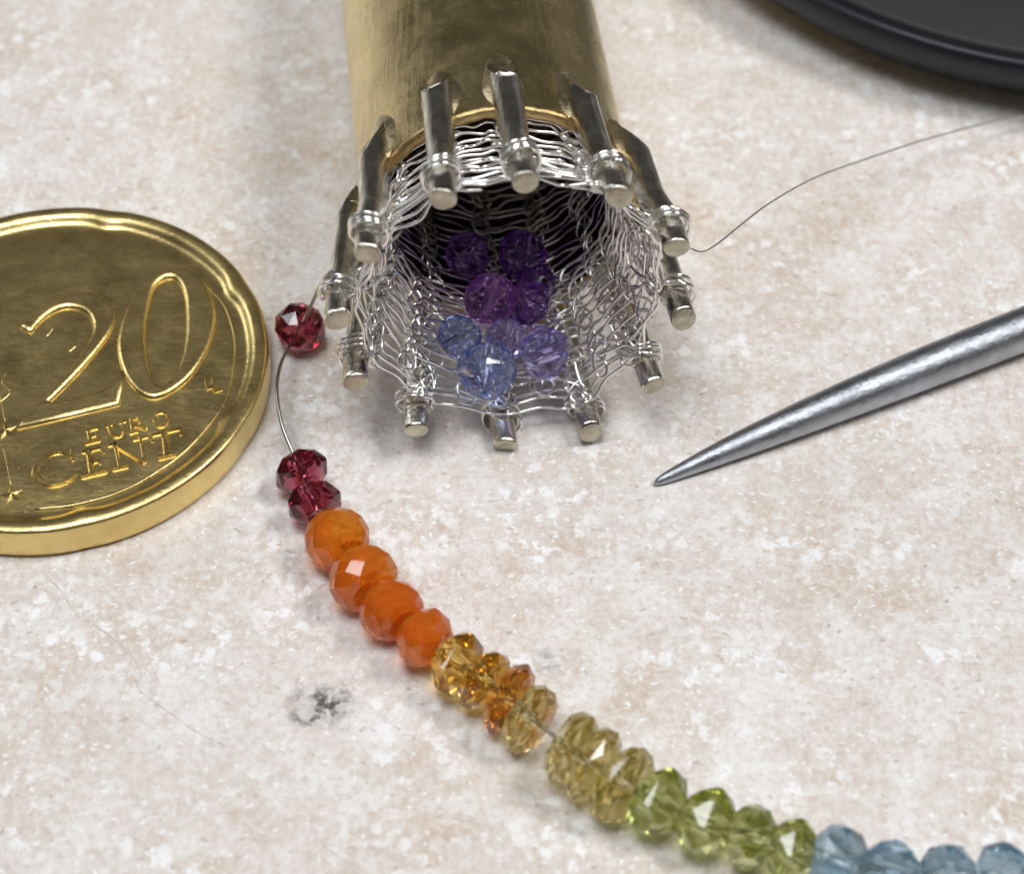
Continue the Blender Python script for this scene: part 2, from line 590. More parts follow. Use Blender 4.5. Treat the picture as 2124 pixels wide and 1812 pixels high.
        return Vv, [(4, 5, 6, 7)[::-1], (0, 1, 5, 4)[::-1], (1, 2, 6, 5)[::-1], (2, 3, 7, 6)[::-1], (3, 0, 4, 7)[::-1]]

    def path(pts, w, h=0.13, closed=False):
        P = catmull(np.array(pts), 5, closed)
        nn = len(P)
        T = np.gradient(P, axis=0) if not closed else np.roll(P, -1, 0) - np.roll(P, 1, 0)
        T /= np.linalg.norm(T, axis=1, keepdims=True)
        Q = np.stack([-T[:, 1], T[:, 0]], 1)
        ww = np.full(nn, w) if np.isscalar(w) else np.interp(np.linspace(0, 1, nn), np.linspace(0, 1, len(w)), w)
        Vv = []
        for i in range(nn):
            for s, z in ((.5, 1.79), (.22, 1.80 + h), (-.22, 1.80 + h), (-.5, 1.79)):
                Vv.append(cw(*(P[i] + Q[i] * ww[i] * s), z))
        Ff = []
        for i in range(nn if closed else nn - 1):
            a, b = i * 4, ((i + 1) % nn) * 4
            for q in range(3):
                Ff.append((a + q, b + q, b + q + 1, a + q + 1))
        if not closed:
            Ff += [(0, 1, 2, 3), tuple((nn - 1) * 4 + q for q in (3, 2, 1, 0))]
        return Vv, Ff

    def letter(name, pieces):
        v, f = merge(pieces)
        mesh_obj(name, v, f, M['coin'], root, CO, smooth=False)

    # CENT, baseline -8.0, cap height 1.65
    b0, t0 = -7.92, -6.32
    letter('letter_c', [path([(-0.14, -6.42), (-0.62, -6.02), (-1.25, -6.02), (-1.85, -6.55), (-2.02, -7.15), (-1.72, -7.75), (-1.15, -8.0), (-0.55, -7.92), (-0.14, -7.62)], [.22, .2, .3, .42, .45, .38, .24, .22, .16]),
                        bar(-0.12, -6.72, -0.06, -6.05, .14)])
    letter('letter_e', [bar(.62, b0, .74, t0, .3), bar(.10, b0, 1.32, b0, .17), bar(.40, t0, 1.34, t0, .17), bar(.66, -7.12, 1.08, -7.12, .15), bar(1.30, b0, 1.42, -7.45, .15), bar(1.34, t0, 1.42, -6.72, .14), bar(1.1, -7.35, 1.14, -6.9, .12)])
    letter('letter_n', [bar(2.0, b0, 2.06, t0, .17), bar(1.62, b0, 2.38, b0, .15), bar(1.72, t0 + .02, 2.1, t0, .15), bar(2.02, t0, 3.2, b0, .30), bar(3.22, b0, 3.36, t0, .17), bar(2.98, t0, 3.72, t0, .15)])
    letter('letter_t', [bar(4.34, b0, 4.56, t0, .3), bar(3.92, b0, 4.78, b0, .16), bar(3.95, t0, 5.35, t0, .17), bar(3.9, t0, 3.86, -6.75, .15), bar(5.4, t0, 5.3, -6.75, .15)])
    # EURO, baseline -5.9, cap height 0.95
    b1, t1 = -5.86, -5.02
    letter('letter_e', [bar(.92, b1, 1.0, t1, .2), bar(.66, b1, 1.38, b1, .13), bar(.86, t1, 1.42, t1, .13), bar(.94, -5.46, 1.26, -5.46, .11), bar(1.38, b1, 1.44, -5.62, .1)])
    letter('letter_u', [path([(2.02, -5.0), (2.0, -5.5), (2.12, -5.82), (2.38, -5.88), (2.6, -5.65), (2.68, -5.0)], [.2, .2, .18, .13, .11, .11]), bar(1.86, t1, 2.18, t1, .1), bar(2.54, t1, 2.86, t1, .1)])
    letter('letter_r', [bar(3.08, b1, 3.16, t1, .2), bar(2.88, b1, 3.3, b1, .12), path([(3.14, -5.03), (3.42, -5.03), (3.52, -5.20), (3.40, -5.38), (3.16, -5.41)], .11), bar(3.26, -5.46, 3.74, b1, .15)])
    letter('letter_o', [path([(4.22, -5.45), (4.36, -5.06), (4.66, -4.98), (4.92, -5.2), (4.86, -5.66), (4.56, -5.9), (4.3, -5.8)], .17, closed=True)])
    # designer's mark
    letter('small_mark', [bar(7.30, -3.55, 7.22, -4.12, .13), bar(7.20, -4.18, 7.52, -4.14, .13), bar(7.62, -3.62, 7.55, -4.42, .13), bar(7.52, -4.48, 7.9, -4.42, .14)])
    # fine raised arc inside the rim
    v, f = path([(-2.4, -9.15), (-0.89, -9.46), (0.4, -9.50), (1.51, -9.42), (3.02, -8.99), (5.21, -7.89), (7.25, -6.08), (8.27, -4.61), (9.05, -2.5), (9.36, -0.9), (9.36, 1.0), (8.98, 2.3), (8.6, 3.2)],
                [.16, .16, .16, .15, .15, .14, .14, .13, .11, .1, .1, .09, .05], 0.06)
    mesh_obj('raised_arc', v, f, M['coin'], root, CO)
    # stars and the fine lines leading to them, towards the cut-off side
    sp = [(-2.95, -3.85), (-3.35, -7.95), (-5.0, -3.9), (-5.2, -7.6), (-7.0, -3.6), (-7.1, -6.4)]
    for (sx, sy) in sp:
        pts = []
        for i in range(10):
            a = math.pi / 2 + i * math.pi / 5
            r = 0.62 if i % 2 == 0 else 0.26
            pts.append((sx + r * math.cos(a), sy + r * math.sin(a)))
        Vv = [cw(*p, 1.79) for p in pts] + [cw(sx, sy, 1.98)]
        mesh_obj('star', Vv, [(i, (i + 1) % 10, 10) for i in range(10)], M['coin'], root, CO, smooth=False)
    for i, (sx, sy) in enumerate(sp):
        v, f = path([(sx + .06, sy + .7), (sx + .10, sy + 2.0), (sx + .1, min(9.0 - abs(sx) * .4, sy + 3.1))], .07, 0.04)
        mesh_obj('fine_line', v, f, M['coin'], root, CO)
    # struck outline fragments (coastline) inside and left of the numerals
    for pts in ([(0.55, 2.35), (0.1, 1.85)], [(1.45, 0.75), (1.0, 0.45)],
                [(-2.2, 0.2), (-2.6, -0.6), (-2.3, -1.3), (-3.0, -1.9)], [(-3.4, 2.6), (-3.9, 1.6), (-3.2, 0.9), (-3.8, 0.0)], [(-5.5, 4.0), (-5.0, 2.6), (-6.0, 1.5), (-5.4, 0.2)]):
        v, f = path(pts, .10, 0.022)
        mesh_obj('coastline_mark', v, f, M['coin'], root, CO)


build_coin()

# ------------------------------------------------------------------ knitting spool: brass tube with twelve rods
HEAD, TILT = R_(-6.12), R_(4.0)
TC = np.array([0.19, 69.99, 9.07])
AX = np.array([math.sin(HEAD) * math.cos(TILT), math.cos(HEAD) * math.cos(TILT), -math.sin(TILT)])
XX = np.array([math.cos(HEAD), -math.sin(HEAD), 0.0])
ZZ = np.cross(XX, AX)
PEG_ANG = [86.75, 56.34, 26.84, -6.02, -37.16, -65.52, -93.88, -126.01, -157.22, 173.74, 144.22, 112.52]
PEG_RHO = [8.40, 8.56, 8.45, 8.14, 8.53, 9.02, 8.60, 8.61, 8.49, 8.46, 8.34, 8.42]
PEG_BACK = [10.9, 10.5, 9.6, 9.4, 9.6, 9.8, 9.9, 9.6, 9.5, 9.3, 10.2, 10.5]
RT, RI = 6.87, 6.22     # outer and inner tube radius
PR = 0.70               # rod radius
FRONT = 7.25            # tube mouth, distance behind the rod tips


def tp(s, ang, r):
    """tool frame (s behind the tips, angle in rad, radius) -> world mm"""
    return TC + AX * s + r * (math.cos(ang) * XX + math.sin(ang) * ZZ)


def peg_path(i):
    a = R_(PEG_ANG[i])
    rho = PEG_RHO[i]
    rin = RT + PR - 0.10
    b = PEG_BACK[i]
    wob = rng.uniform(-.012, .012)
    ctrl = [(b + .2, rin, wob), (b - 1.5, rin, wob), (FRONT + .6, rin + .03, wob * .5), (FRONT - 1.2, rin + .16, 0), (4.0, rin + (rho - rin) * .45 + rng.uniform(-.12, .12), rng.uniform(-.016, .016)), (2.0, rin + (rho - rin) * .78 + rng.uniform(-.06, .06), rng.uniform(-.008, .008)), (0.0, rho, 0)]
    sr = catmull(np.array(ctrl), 7)
    return [(s, a + w, r) for s, r, w in sr]


PEGS = [peg_path(i) for i in range(12)]


def build_tool():
    base = TC + AX * 16 - ZZ * RT
    root = empty('knitting_spool', (base[0], base[1], 0))
    o0 = np.array([base[0], base[1], 0.0])
    tag(root, 'brass knitting spool tube lying on the stone with twelve nickel rods around its mouth', 'knitting tool')
    # tube wall with slightly worn edge
    L = 36.0
    prof = [(FRONT + .26, RI), (FRONT + .18, RI), (FRONT + .02, RI + .10), (FRONT, RI + .30), (FRONT + .04, RT - .10), (FRONT + .16, RT - .01), (FRONT + .30, RT)]
    seg = 128
    V, F = [], []
    for i in range(seg):
        a = 2 * math.pi * i / seg
        for s, r in prof:
            j = 0.035 * math.sin(a * 9 + 1) + 0.03 * math.sin(a * 23) + 0.02 * math.sin(a * 41 + 2)
            V.append(tp(s + (j if s < FRONT + .5 else 0), a, r))
    n = len(prof)
    for i in range(seg):
        k = (i + 1) % seg
        for q in range(n - 1):
            F.append((i * n + q, i * n + q + 1, k * n + q + 1, k * n + q))
    mesh_obj('tube_edge', V, F, M['brass_edge'], root, o0)
    prof = [(FRONT + 1.1, RT - .004)] + [(FRONT + .30 + (L - .5) * t / 6, RT) for t in range(7)] + [(FRONT + L, RT - .12), (FRONT + L, RI + .1), (FRONT + L - .2, RI), (FRONT + 1.05, RI - .004)]
    prof = prof[1:9]
    V, F = [], []
    n = len(prof)
    for i in range(seg):
        a = 2 * math.pi * i / seg
        for s, r in prof:
            V.append(tp(s, a, r))
    for i in range(seg):
        k = (i + 1) % seg
        for q in range(n - 1):
            F.append((i * n + q, i * n + q + 1, k * n + q + 1, k * n + q))
    # the brass texture follows the tube axis: build it in the tube's own frame
    ob = mesh_obj('tube', V, F, M['brass'], root, o0)
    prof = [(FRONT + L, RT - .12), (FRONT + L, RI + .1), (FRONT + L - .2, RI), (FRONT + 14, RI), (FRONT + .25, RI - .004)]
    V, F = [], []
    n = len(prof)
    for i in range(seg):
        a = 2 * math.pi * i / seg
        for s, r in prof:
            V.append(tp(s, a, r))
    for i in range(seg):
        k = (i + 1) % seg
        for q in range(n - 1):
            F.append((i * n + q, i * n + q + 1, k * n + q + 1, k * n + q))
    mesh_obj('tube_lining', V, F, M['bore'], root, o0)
    # rods
    for i in range(12):
        P = np.array([tp(*q) for q in PEGS[i]])
        sides = 18
        rad = PR * np.interp(np.linspace(0, 1, len(P)), [0, .55, .8, 1], [1.06, 1.02, .93, .90])
        V, F = tube(P, rad, sides, caps=False)
        V = np.array(V)
        # oblique cut at the back: outer side ends earlier than the side on the tube
        a = R_(PEG_ANG[i])
        rdir = math.cos(a) * XX + math.sin(a) * ZZ
        loc = V - TC
        s = loc @ AX
        rr = loc @ rdir
        cut = 2.7 + rng.uniform(-.4, .4)
        fr = np.clip((rr - (RT - .1)) / (2 * PR), 0, 1)
        smax = PEG_BACK[i] + .2 - fr ** 1.15 * cut
        over = np.maximum(0, s - smax)
        V = V - over[:, None] * AX
        # slightly rounded cut tip
        m = len(P)
        tip = []
        tdir = (P[-1] - P[-2])
        tdir /= np.linalg.norm(tdir)
        tilt = np.array([rng.uniform(-.22, .22), rng.uniform(-.16, .16), rng.uniform(-.16, .16)])
        Vr = V[(m - 1) * sides:]
        cen = Vr.mean(0)
        rings = []
        for sc_, dz in ((.96, .09), (.85, .15), (.5, .16 + rng.uniform(-.06, .02))):
            q = cen + (Vr - cen) * sc_ + tdir * dz
            q = q + ((q - cen) @ tilt)[:, None] * tdir * 1.2
            q = q + nr.uniform(-.018, .018, (sides, 1)) * tdir
            rings.append(q)
        base_n = len(V)
        V = np.concatenate([V] + rings)
        prev = (m - 1) * sides
        mi = [0] * len(F)
        for rn in range(3):
            st = base_n + rn * sides
            for j in range(sides):
                k = (j + 1) % sides
                F.append((prev + j, prev + k, st + k, st + j))
                mi.append(0 if rn == 0 else 1)
            prev = st
        F.append(tuple(prev + j for j in range(sides)))
        mi.append(1)
        cb = V[:sides].mean(0)
        V = np.concatenate([V, cb[None]])
        for j in range(sides):
            F.append((j, len(V) - 1, (j + 1) % sides))
            mi.append(0)
        o = mesh_obj('peg', V, F, None, root, o0, mats=[M['nickel'], M['nickel_end']], mat_idx=mi)
        # solder seam under the rod
        sv, sf = [], []
        nu, nv = 20, 9
        s0, s1 = FRONT + .15, PEG_BACK[i] + .75
        for u in range(nu + 1):
            t = u / nu
            ss = s0 + (s1 - s0) * t
            w = 1.02 * (math.sin(math.pi * min(1, max(0.0, t * .94 + .06))) ** .45) * (1 + .10 * math.sin(7 * t + i))
            h = .42 * math.sin(math.pi * min(1, t * .92 + .07)) ** .5
            for q in range(nv):
                x = -1 + 2 * q / (nv - 1)
                sv.append(tp(ss, a + x * w / RT, RT - .03 + h * (1 - x * x)))
        for u in range(nu):
            for q in range(nv - 1):
                b = u * nv + q
                sf.append((b, b + 1, b + nv + 1, b + nv))
        so = mesh_obj('solder_seam', sv, sf, M['solder'], None, o0)
        so.location = (0, 0, 0)
        so.parent = o
    return root


build_tool()

# ------------------------------------------------------------------ knitted wire tube
WR = 0.078
CR = 0.086


def wall_radius(s):
    return float(np.interp(s, [0.5, 1.6, 3.0, 4.5, 6.5, 9, 20], [7.75, 7.55, 7.05, 6.45, 6.0, 5.85, 5.6]))


def build_knit():
    o0 = np.array([TC[0], TC[1], 0.0])
    root = empty('knitted_wire_tube', o0)
    tag(root, 'tube of fine silver wire knitted inside the ring of rods, holding the violet beads', 'wire knit')
    ang = [R_(a) for a in PEG_ANG]
    order = sorted(range(12), key=lambda i: -((PEG_ANG[i] - 90) % 360))  # clockwise
    # rows of crossed loops with straight rungs between them
    # a closely set outer layer and a second layer of earlier stitches folded inside it at the mouth
    courses = [(2.25 + .53 * r, 0.0, 0.0) for r in range(12)] + [(8.6 + .54 * r, 0.0, 0.0) for r in range(22)] + [(2.9 + .56 * r, .40, R_(-13)) for r in range(10)]
    for s_row, inner, turn in courses:
        P = []
        for k in (range(12) if inner == 0 else range(2, 10)):      # the inner layer lies on the lower side only
            i = order[k]
            j = order[(k + 1) % 12]
            a0 = ang[i] + turn + rng.gauss(0, .025)
            gap = (ang[j] - ang[i] + math.pi) % (2 * math.pi) - math.pi      # negative (clockwise)
            sg = -1.0
            W = rng.uniform(.34, .58)
            H = rng.uniform(.95, 1.5)
            sk = rng.uniform(-.30, .30)
            dd = rng.uniform(.10, .22)
            off_s, off_r = rng.gauss(0, .07), rng.gauss(0, .08)
            lp = [(-.80, .10, 0), (-.18, .20, dd), (W * .8, .55 * H, dd * .6), (W * .75 + sk, .88 * H, -dd), (sk, H, -dd * 1.6), (-W * .75 + sk, .88 * H, -dd),
                  (-W * .8, .55 * H, 0), (.18, .20, -dd), (.80, .10, 0)]
            for (u, v, d) in lp:
                s = s_row - v + off_s + rng.gauss(0, .015)
                rr = wall_radius(s) - inner - d * .9 + off_r + rng.gauss(0, .015)
                P.append(tp(s, a0 + sg * u / wall_radius(s_row), rr))
            rr = wall_radius(s_row)
            chord = rr * (1 - .45 * (1 - math.cos(gap / 2)))
            P.append(tp(s_row + rng.gauss(-.10, .09), a0 + gap / 2 + rng.gauss(0, .03), chord - inner + rng.gauss(0, .05)))
        ring = inner == 0
        Q = catmull(P, 5, ring)
        for _ in range(4):
            q = Q * .5 + (np.roll(Q, 1, 0) + np.roll(Q, -1, 0)) * .25
            if not ring:
                q[0], q[-1] = Q[0], Q[-1]
            Q = q
        v, f = tube(Q, WR, 6, closed=ring)
        mesh_obj('wire_row', v, f, M['silver'], root, o0)
    # coils round each rod
    for i in range(12):
        pk = np.array([tp(*q) for q in PEGS[i]])
        ss = np.array([q[0] for q in PEGS[i]])
        s_c = 1.75 + rng.uniform(-.25, .3)
        c = np.array([np.interp(-s_c, -ss, pk[:, d]) for d in range(3)])
        c2 = np.array([np.interp(-(s_c - .8), -ss, pk[:, d]) for d in range(3)])
        t = c2 - c
        t /= np.linalg.norm(t)
        rdir = math.cos(ang[i]) * XX + math.sin(ang[i]) * ZZ
        e1 = -(rdir - (rdir @ t) * t)
        e1 /= np.linalg.norm(e1)
        e2 = np.cross(t, e1)
        turns = rng.choice([2.6, 2.9, 3.2])
        n = int(turns * 22)
        pts = []
        ph = rng.uniform(-.5, .5)
        loose = 0.09 if i in (0, 1, 10, 11) else 0.17
        tx, ty = rng.uniform(-.2, .2), rng.uniform(-.2, .2)
        for q in range(n + 1):
            a = 2 * math.pi * q / 22 + ph
            rr = PR * .94 + CR * 1.25 + .05 + loose * abs(math.sin(a * .31 + i))
            off = (q / 22 - turns / 2) * .30 + tx * math.cos(a) + ty * math.sin(a)
            pts.append(c + rr * (math.cos(a) * e1 + math.sin(a) * e2) + t * off)
        # the two ends run inward into the knit
        st = c + e1 * 1.25 - t * 1.0 + e2 * rng.uniform(-.5, .5)
        en = c + e1 * 1.15 - t * .6 + e2 * rng.uniform(-.6, .6)
        v, f = tube(np.array([st, (st + pts[0]) / 2 + e1 * .06] + pts + [(en + pts[-1]) / 2 + e1 * .06, en]), CR, 8)
        mesh_obj('wire_coil', v, f, M['silver'], root, o0)
        # small teardrop loops where the newest stitches hang
        for z in range(2 if i in (3, 4, 5, 6, 7, 8) else 1):
            b = c + e1 * rng.uniform(.95, 1.15) - t * rng.uniform(-.15, .5)
            w, h = rng.uniform(.32, .55), rng.uniform(.8, 1.25)
            up = (-t * rng.uniform(.3, .9) + e2 * rng.uniform(-.5, .5) + e1 * rng.uniform(.1, .5))
            up /= np.linalg.norm(up)
            sd = np.cross(up, e1)
            sd /= np.linalg.norm(sd)
            fw = np.cross(sd, up)
            ctrl = [b - sd * .5 + up * 1.6 + fw * .05, b - sd * .12 + up * .95 + fw * .1, b + sd * w * .8 + up * .25 + fw * .05, b + sd * w * .5 - up * h * .35, b - up * h * .52, b - sd * w * .5 - up * h * .35, b - sd * w * .8 + up * .25 - fw * .05,
                    b + sd * .12 + up * .95 - fw * .1, b + sd * .5 + up * 1.6 - fw * .05]
            v, f = tube(catmull(ctrl, 6), WR, 7)
            mesh_obj('wire_loop', v, f, M['silver'], root, o0)
    # last course: strands pulled straight from rod to rod
    for z in range(2):
        P = []
        for k in range(12):
            i = order[k]
            j = order[(k + 1) % 12]
            gap = (ang[j] - ang[i] + math.pi) % (2 * math.pi) - math.pi
            s = 1.35 + z * .38 + rng.uniform(-.15, .25)
            r0 = PEG_RHO[i] - PR - .22 - .12 * z
            for u in (-.10, 0.0, .10):
                P.append(tp(s + abs(u) * 1.5 - .1, ang[i] - u, r0 - (.08 if u == 0 else 0)))
            mid = (tp(s, ang[i], r0) + tp(s, ang[j], PEG_RHO[j] - PR - .3)) / 2
            P.append(mid + nr.normal(0, .07, 3) + AX * rng.uniform(-.1, .2))
        v, f = tube(catmull(P, 5, True), WR, 7, closed=True)
        mesh_obj('wire_strand', v, f, M['silver'], root, o0)
    return root


build_knit()


# ------------------------------------------------------------------ beads
def bead_mesh(D, T, n=9, seed=0, style=0):
    """faceted rondelle, hole along local z; returns verts (mm, local) and faces"""
    g = random.Random(seed)
    R = D / 2
    H = T / 2
    hole = min(.24, .2 * R)
    if style == 0:
        prof = [(hole, -H * .93, 0), (.50 * R, -H, .5), (.86 * R, -H * .60, 0), (1.0 * R, -H * .12, .5), (1.0 * R, H * .12, 0.5), (.86 * R, H * .60, 0), (.50 * R, H, .5), (hole, H * .93, 0)]
    else:       # smoother button-like rondelle
        prof = [(hole, -H * .95, 0), (.55 * R, -H, .5), (.82 * R, -H * .82, 0), (.97 * R, -H * .38, .5), (1.0 * R, 0, 0), (.97 * R, H * .38, .5), (.82 * R, H * .82, 0), (.55 * R, H, .5), (hole, H * .95, 0)]
    V, F = [], []
    for (r, z, o) in prof:
        for i in range(n):
            a = 2 * math.pi * (i + o) / n
            k = 1 + g.uniform(-.025, .025)
            V.append((r * k * math.cos(a), r * k * math.sin(a), z + g.uniform(-.02, .02) * T))
    m = len(prof)
    for q in range(m):
        p = (q + 1) % m
        a, b = q * n, p * n
        so = prof[p][2] - prof[q][2]
        for i in range(n):
            j = (i + 1) % n
            if so == 0:
                F.append((a + i, a + j, b + j, b + i))
            elif so > 0:
                F.append((a + i, a + j, b + i))
                F.append((a + j, b + j, b + i))
            else:
                F.append((a + i, a + j, b + j))
                F.append((a + i, b + j, b + i))
    return np.array(V), F


def frame_from(ax, up=(0, 0, 1)):
    z = np.array(ax, float)
    z /= np.linalg.norm(z)
    u = np.array(up, float)
    x = np.cross(u, z)
    if np.linalg.norm(x) < 1e-3:
        x = np.cross((1, 0, 0), z)
    x /= np.linalg.norm(x)
    y = np.cross(z, x)
    return np.stack([x, y, z], 1)


def bead(name, pos, ax, D, T, mat, label, group, n=9, seed=0, style=0):
    v, f = bead_mesh(D, T, n, seed, style)
    # flat shading: split nothing, polygons stay flat
    me = bpy.data.meshes.new(name)
    g = random.Random(seed * 3 + 1)
    sx, sy, sh, sk = g.uniform(.91, 1.05), g.uniform(.93, 1.06), g.uniform(-.10, .10), g.uniform(-.10, .10)
    v = np.stack([v[:, 0] * sx + v[:, 2] * sk, v[:, 1] * sy + v[:, 0] * sh, v[:, 2] * (1 + .10 * v[:, 0] / D * g.uniform(-1, 1) * 2)], 1)
    ax = np.array(ax, float)
    ax = ax / np.linalg.norm(ax) + np.array([g.uniform(-.13, .13), g.uniform(-.13, .13), g.uniform(-.08, .08)])
    me.from_pydata((v * S).tolist(), [], [list(q) for q in f])
    me.materials.append(M[mat])
    me.update()
    o = link(bpy.data.objects.new(name, me))
    m = Matrix(frame_from(ax).tolist()) @ Matrix.Rotation(random.Random(seed).uniform(0, 6), 3, 'Z')
    o.matrix_world = Matrix.Translation(Vector(pos) * S) @ m.to_4x4()
    # rest the bead on the stone
    zmin = min((o.matrix_world @ Vector(x.co)).z for x in me.vertices)
    if group.startswith('beads threaded'):
        o.location.z -= zmin - 0.0005
    tag(o, label, 'bead', group)
    return o


GS = 'beads threaded on the wire'
strand = [
    # name, x, y, z, D, T, material, segments, style, label, extra axis turn (deg), tilt
    ('garnet_bead', -11.04, 76.53, 1.35, 2.70, 2.3, 'garnet', 8, 0, 'single dark red bead standing apart on the wire by the coin edge', 62, 25),
    ('garnet_bead', -10.39, 66.86, 1.35, 2.65, 1.6, 'garnet', 8, 0, 'upper dark red bead of the pair ahead of the orange beads', 0, 10),
    ('garnet_bead', -9.67, 65.01, 1.35, 2.75, 1.8, 'garnet', 8, 0, 'dark red bead touching the first orange bead', 0, 0),
    ('carnelian_bead', -8.39, 62.46, 1.60, 3.25, 2.35, 'carnelian', 10, 1, 'orange bead next to the dark red beads, first of four', 0, 8),
    ('carnelian_bead', -7.03, 60.19, 1.60, 3.30, 2.25, 'carnelian', 10, 1, 'glossy orange bead with a light streak, second from the red beads', -4, 0),
    ('carnelian_bead', -5.64, 58.42, 1.60, 3.15, 2.1, 'carnelian_red', 10, 1, 'cloudy orange bead, third from the red beads', 3, 0),
    ('carnelian_bead', -4.07, 56.81, 1.60, 3.15, 2.05, 'carnelian_red', 10, 0, 'reddish orange bead touching the first yellow bead', 6, 0),
    ('citrine_bead', -2.50, 55.42, 1.60, 3.35, 1.95, 'citrine', 8, 0, 'golden yellow bead touching the last orange bead', 0, 0),
    ('citrine_bead', -1.25, 54.50, 1.60, 3.35, 1.60, 'citrine', 8, 0, 'yellow bead, second after the orange beads', 4, 0),
    ('citrine_bead', -0.10, 53.45, 1.65, 3.45, 1.60, 'amber', 8, 0, 'deepest amber coloured bead among the yellow ones', 8, 0),
    ('citrine_bead', 0.82, 52.42, 1.65, 3.50, 1.55, 'citrine_pale', 8, 1, 'clear yellow bead just before the bare gap of wire', 6, 0),
    ('citrine_bead', 2.62, 50.75, 1.70, 3.70, 1.40, 'citrine_pale', 8, 1, 'pale yellow disc bead just after the bare gap of wire', 2, 0),
    ('citrine_bead', 3.58, 49.98, 1.70, 3.70, 1.40, 'citrine_pale', 8, 1, 'pale yellow disc bead, second last before the green ones', 0, 0),
    ('citrine_bead', 4.85, 49.00, 1.70, 3.65, 1.75, 'citrine_pale', 8, 1, 'palest yellow bead touching the first green bead', -6, 0),
    ('peridot_bead', 6.39, 48.20, 1.50, 3.15, 2.20, 'peridot', 8, 0, 'pale green bead next to the yellow beads', -8, 0),
    ('peridot_bead', 8.47, 47.22, 1.50, 3.20, 2.20, 'peridot', 8, 0, 'green bead, second of four, after a short gap of wire', 4, 0),
    ('peridot_bead', 10.35, 46.52, 1.50, 3.15, 2.00, 'peridot', 8, 0, 'green bead, third of four from the yellow beads', 8, 0),
    ('peridot_bead', 12.05, 45.85, 1.50, 3.15, 2.00, 'peridot', 8, 0, 'green bead touching the first blue bead', 0, 0),
    ('topaz_bead', 14.00, 45.25, 1.50, 3.20, 2.30, 'topaz', 8, 0, 'grey blue bead touching the last green bead', 0, 0),
    ('topaz_bead', 16.25, 44.75, 1.50, 3.20, 2.30, 'topaz', 8, 0, 'grey blue bead, second after the green beads', 0, 0),
    ('topaz_bead', 18.60, 44.50, 1.50, 3.20, 2.30, 'topaz', 8, 0, 'grey blue bead, third after the green beads', 0, 0),
    ('topaz_bead', 21.00, 44.55, 1.50, 3.20, 2.30, 'topaz', 8, 0, 'grey blue bead cut by the right picture edge', 0, 0),
]
pos = np.array([(q[1], q[2], q[3]) for q in strand])
for i, q in enumerate(strand):
    if i == 0:
        t = np.array([-.25, -.85, .35])
    else:
        a = pos[max(1, i - 1)]
        b = pos[min(len(pos) - 1, i + 1)]
        t = b - a
        t[2] = 0
        c, s = math.cos(R_(q[10])), math.sin(R_(q[10]))
        t = np.array([t[0] * c - t[1] * s, t[0] * s + t[1] * c, 0])
        t = t / np.linalg.norm(t)
        t[2] = math.sin(R_(q[11])) * .6
    bead(q[0], q[1:4], t, q[4], q[5], q[6], q[9], GS, q[7], 100 + i * 7, q[8])

# the wire the beads are threaded on
w0 = [np.array([-8.30, 71.0, 11.4]), np.array([-8.72, 71.1, 10.9]), np.array([-9.25, 72.2, 9.0]), np.array([-10.1, 74.3, 5.3])]
w1 = [np.array([-11.04, 76.53, 1.35]), np.array([-11.40, 75.25, 1.55]), np.array([-11.75, 73.3, 2.2]), np.array([-11.80, 71.2, 2.6]), np.array([-11.45, 69.2, 2.3]), np.array([-10.75, 67.6, 1.6])]
w2 = [np.array([q[1], q[2], q[4] / 2]) for q in strand[1:]] + [np.array([24.0, 44.9, 1.3]), np.array([29.0, 46.0, .6]), np.array([36.0, 47.6, .12])]
v, f = tube(catmull(np.array(w0 + w1 + w2), 8), 0.095, 8)
o = mesh_obj('bead_wire', v, f, M['cord'], None, (-11.0, 70.0, 0.0))
tag(o, 'thin grey wire running from the rods through the strand of beads', 'wire')

# loose wire end running off to the right
tw = [tp(1.6, R_(24), 7.7), tp(2.2, R_(14), 8.3), np.array([8.50, 74.24, 9.60]), np.array([9.27, 74.49, 9.00]), np.array([10.11, 75.59, 8.40]), np.array([11.54, 77.77, 7.60]), np.array([13.32, 80.39, 6.60]),
      np.array([16.06, 83.69, 5.20]), np.array([19.43, 86.71, 3.80]), np.array([23.81, 90.00, 2.40]), np.array([29.18, 92.85, 1.30]), np.array([38.0, 95.6, .08])]
TAIL = catmull(np.array(tw), 8)
v, f = tube(TAIL, 0.06, 7)
o = mesh_obj('loose_wire', v, f, M['silver'], None, (12.0, 78.0, 0.0))
tag(o, 'hair-thin silver wire end curving away from the rods towards the dark round case', 'wire')

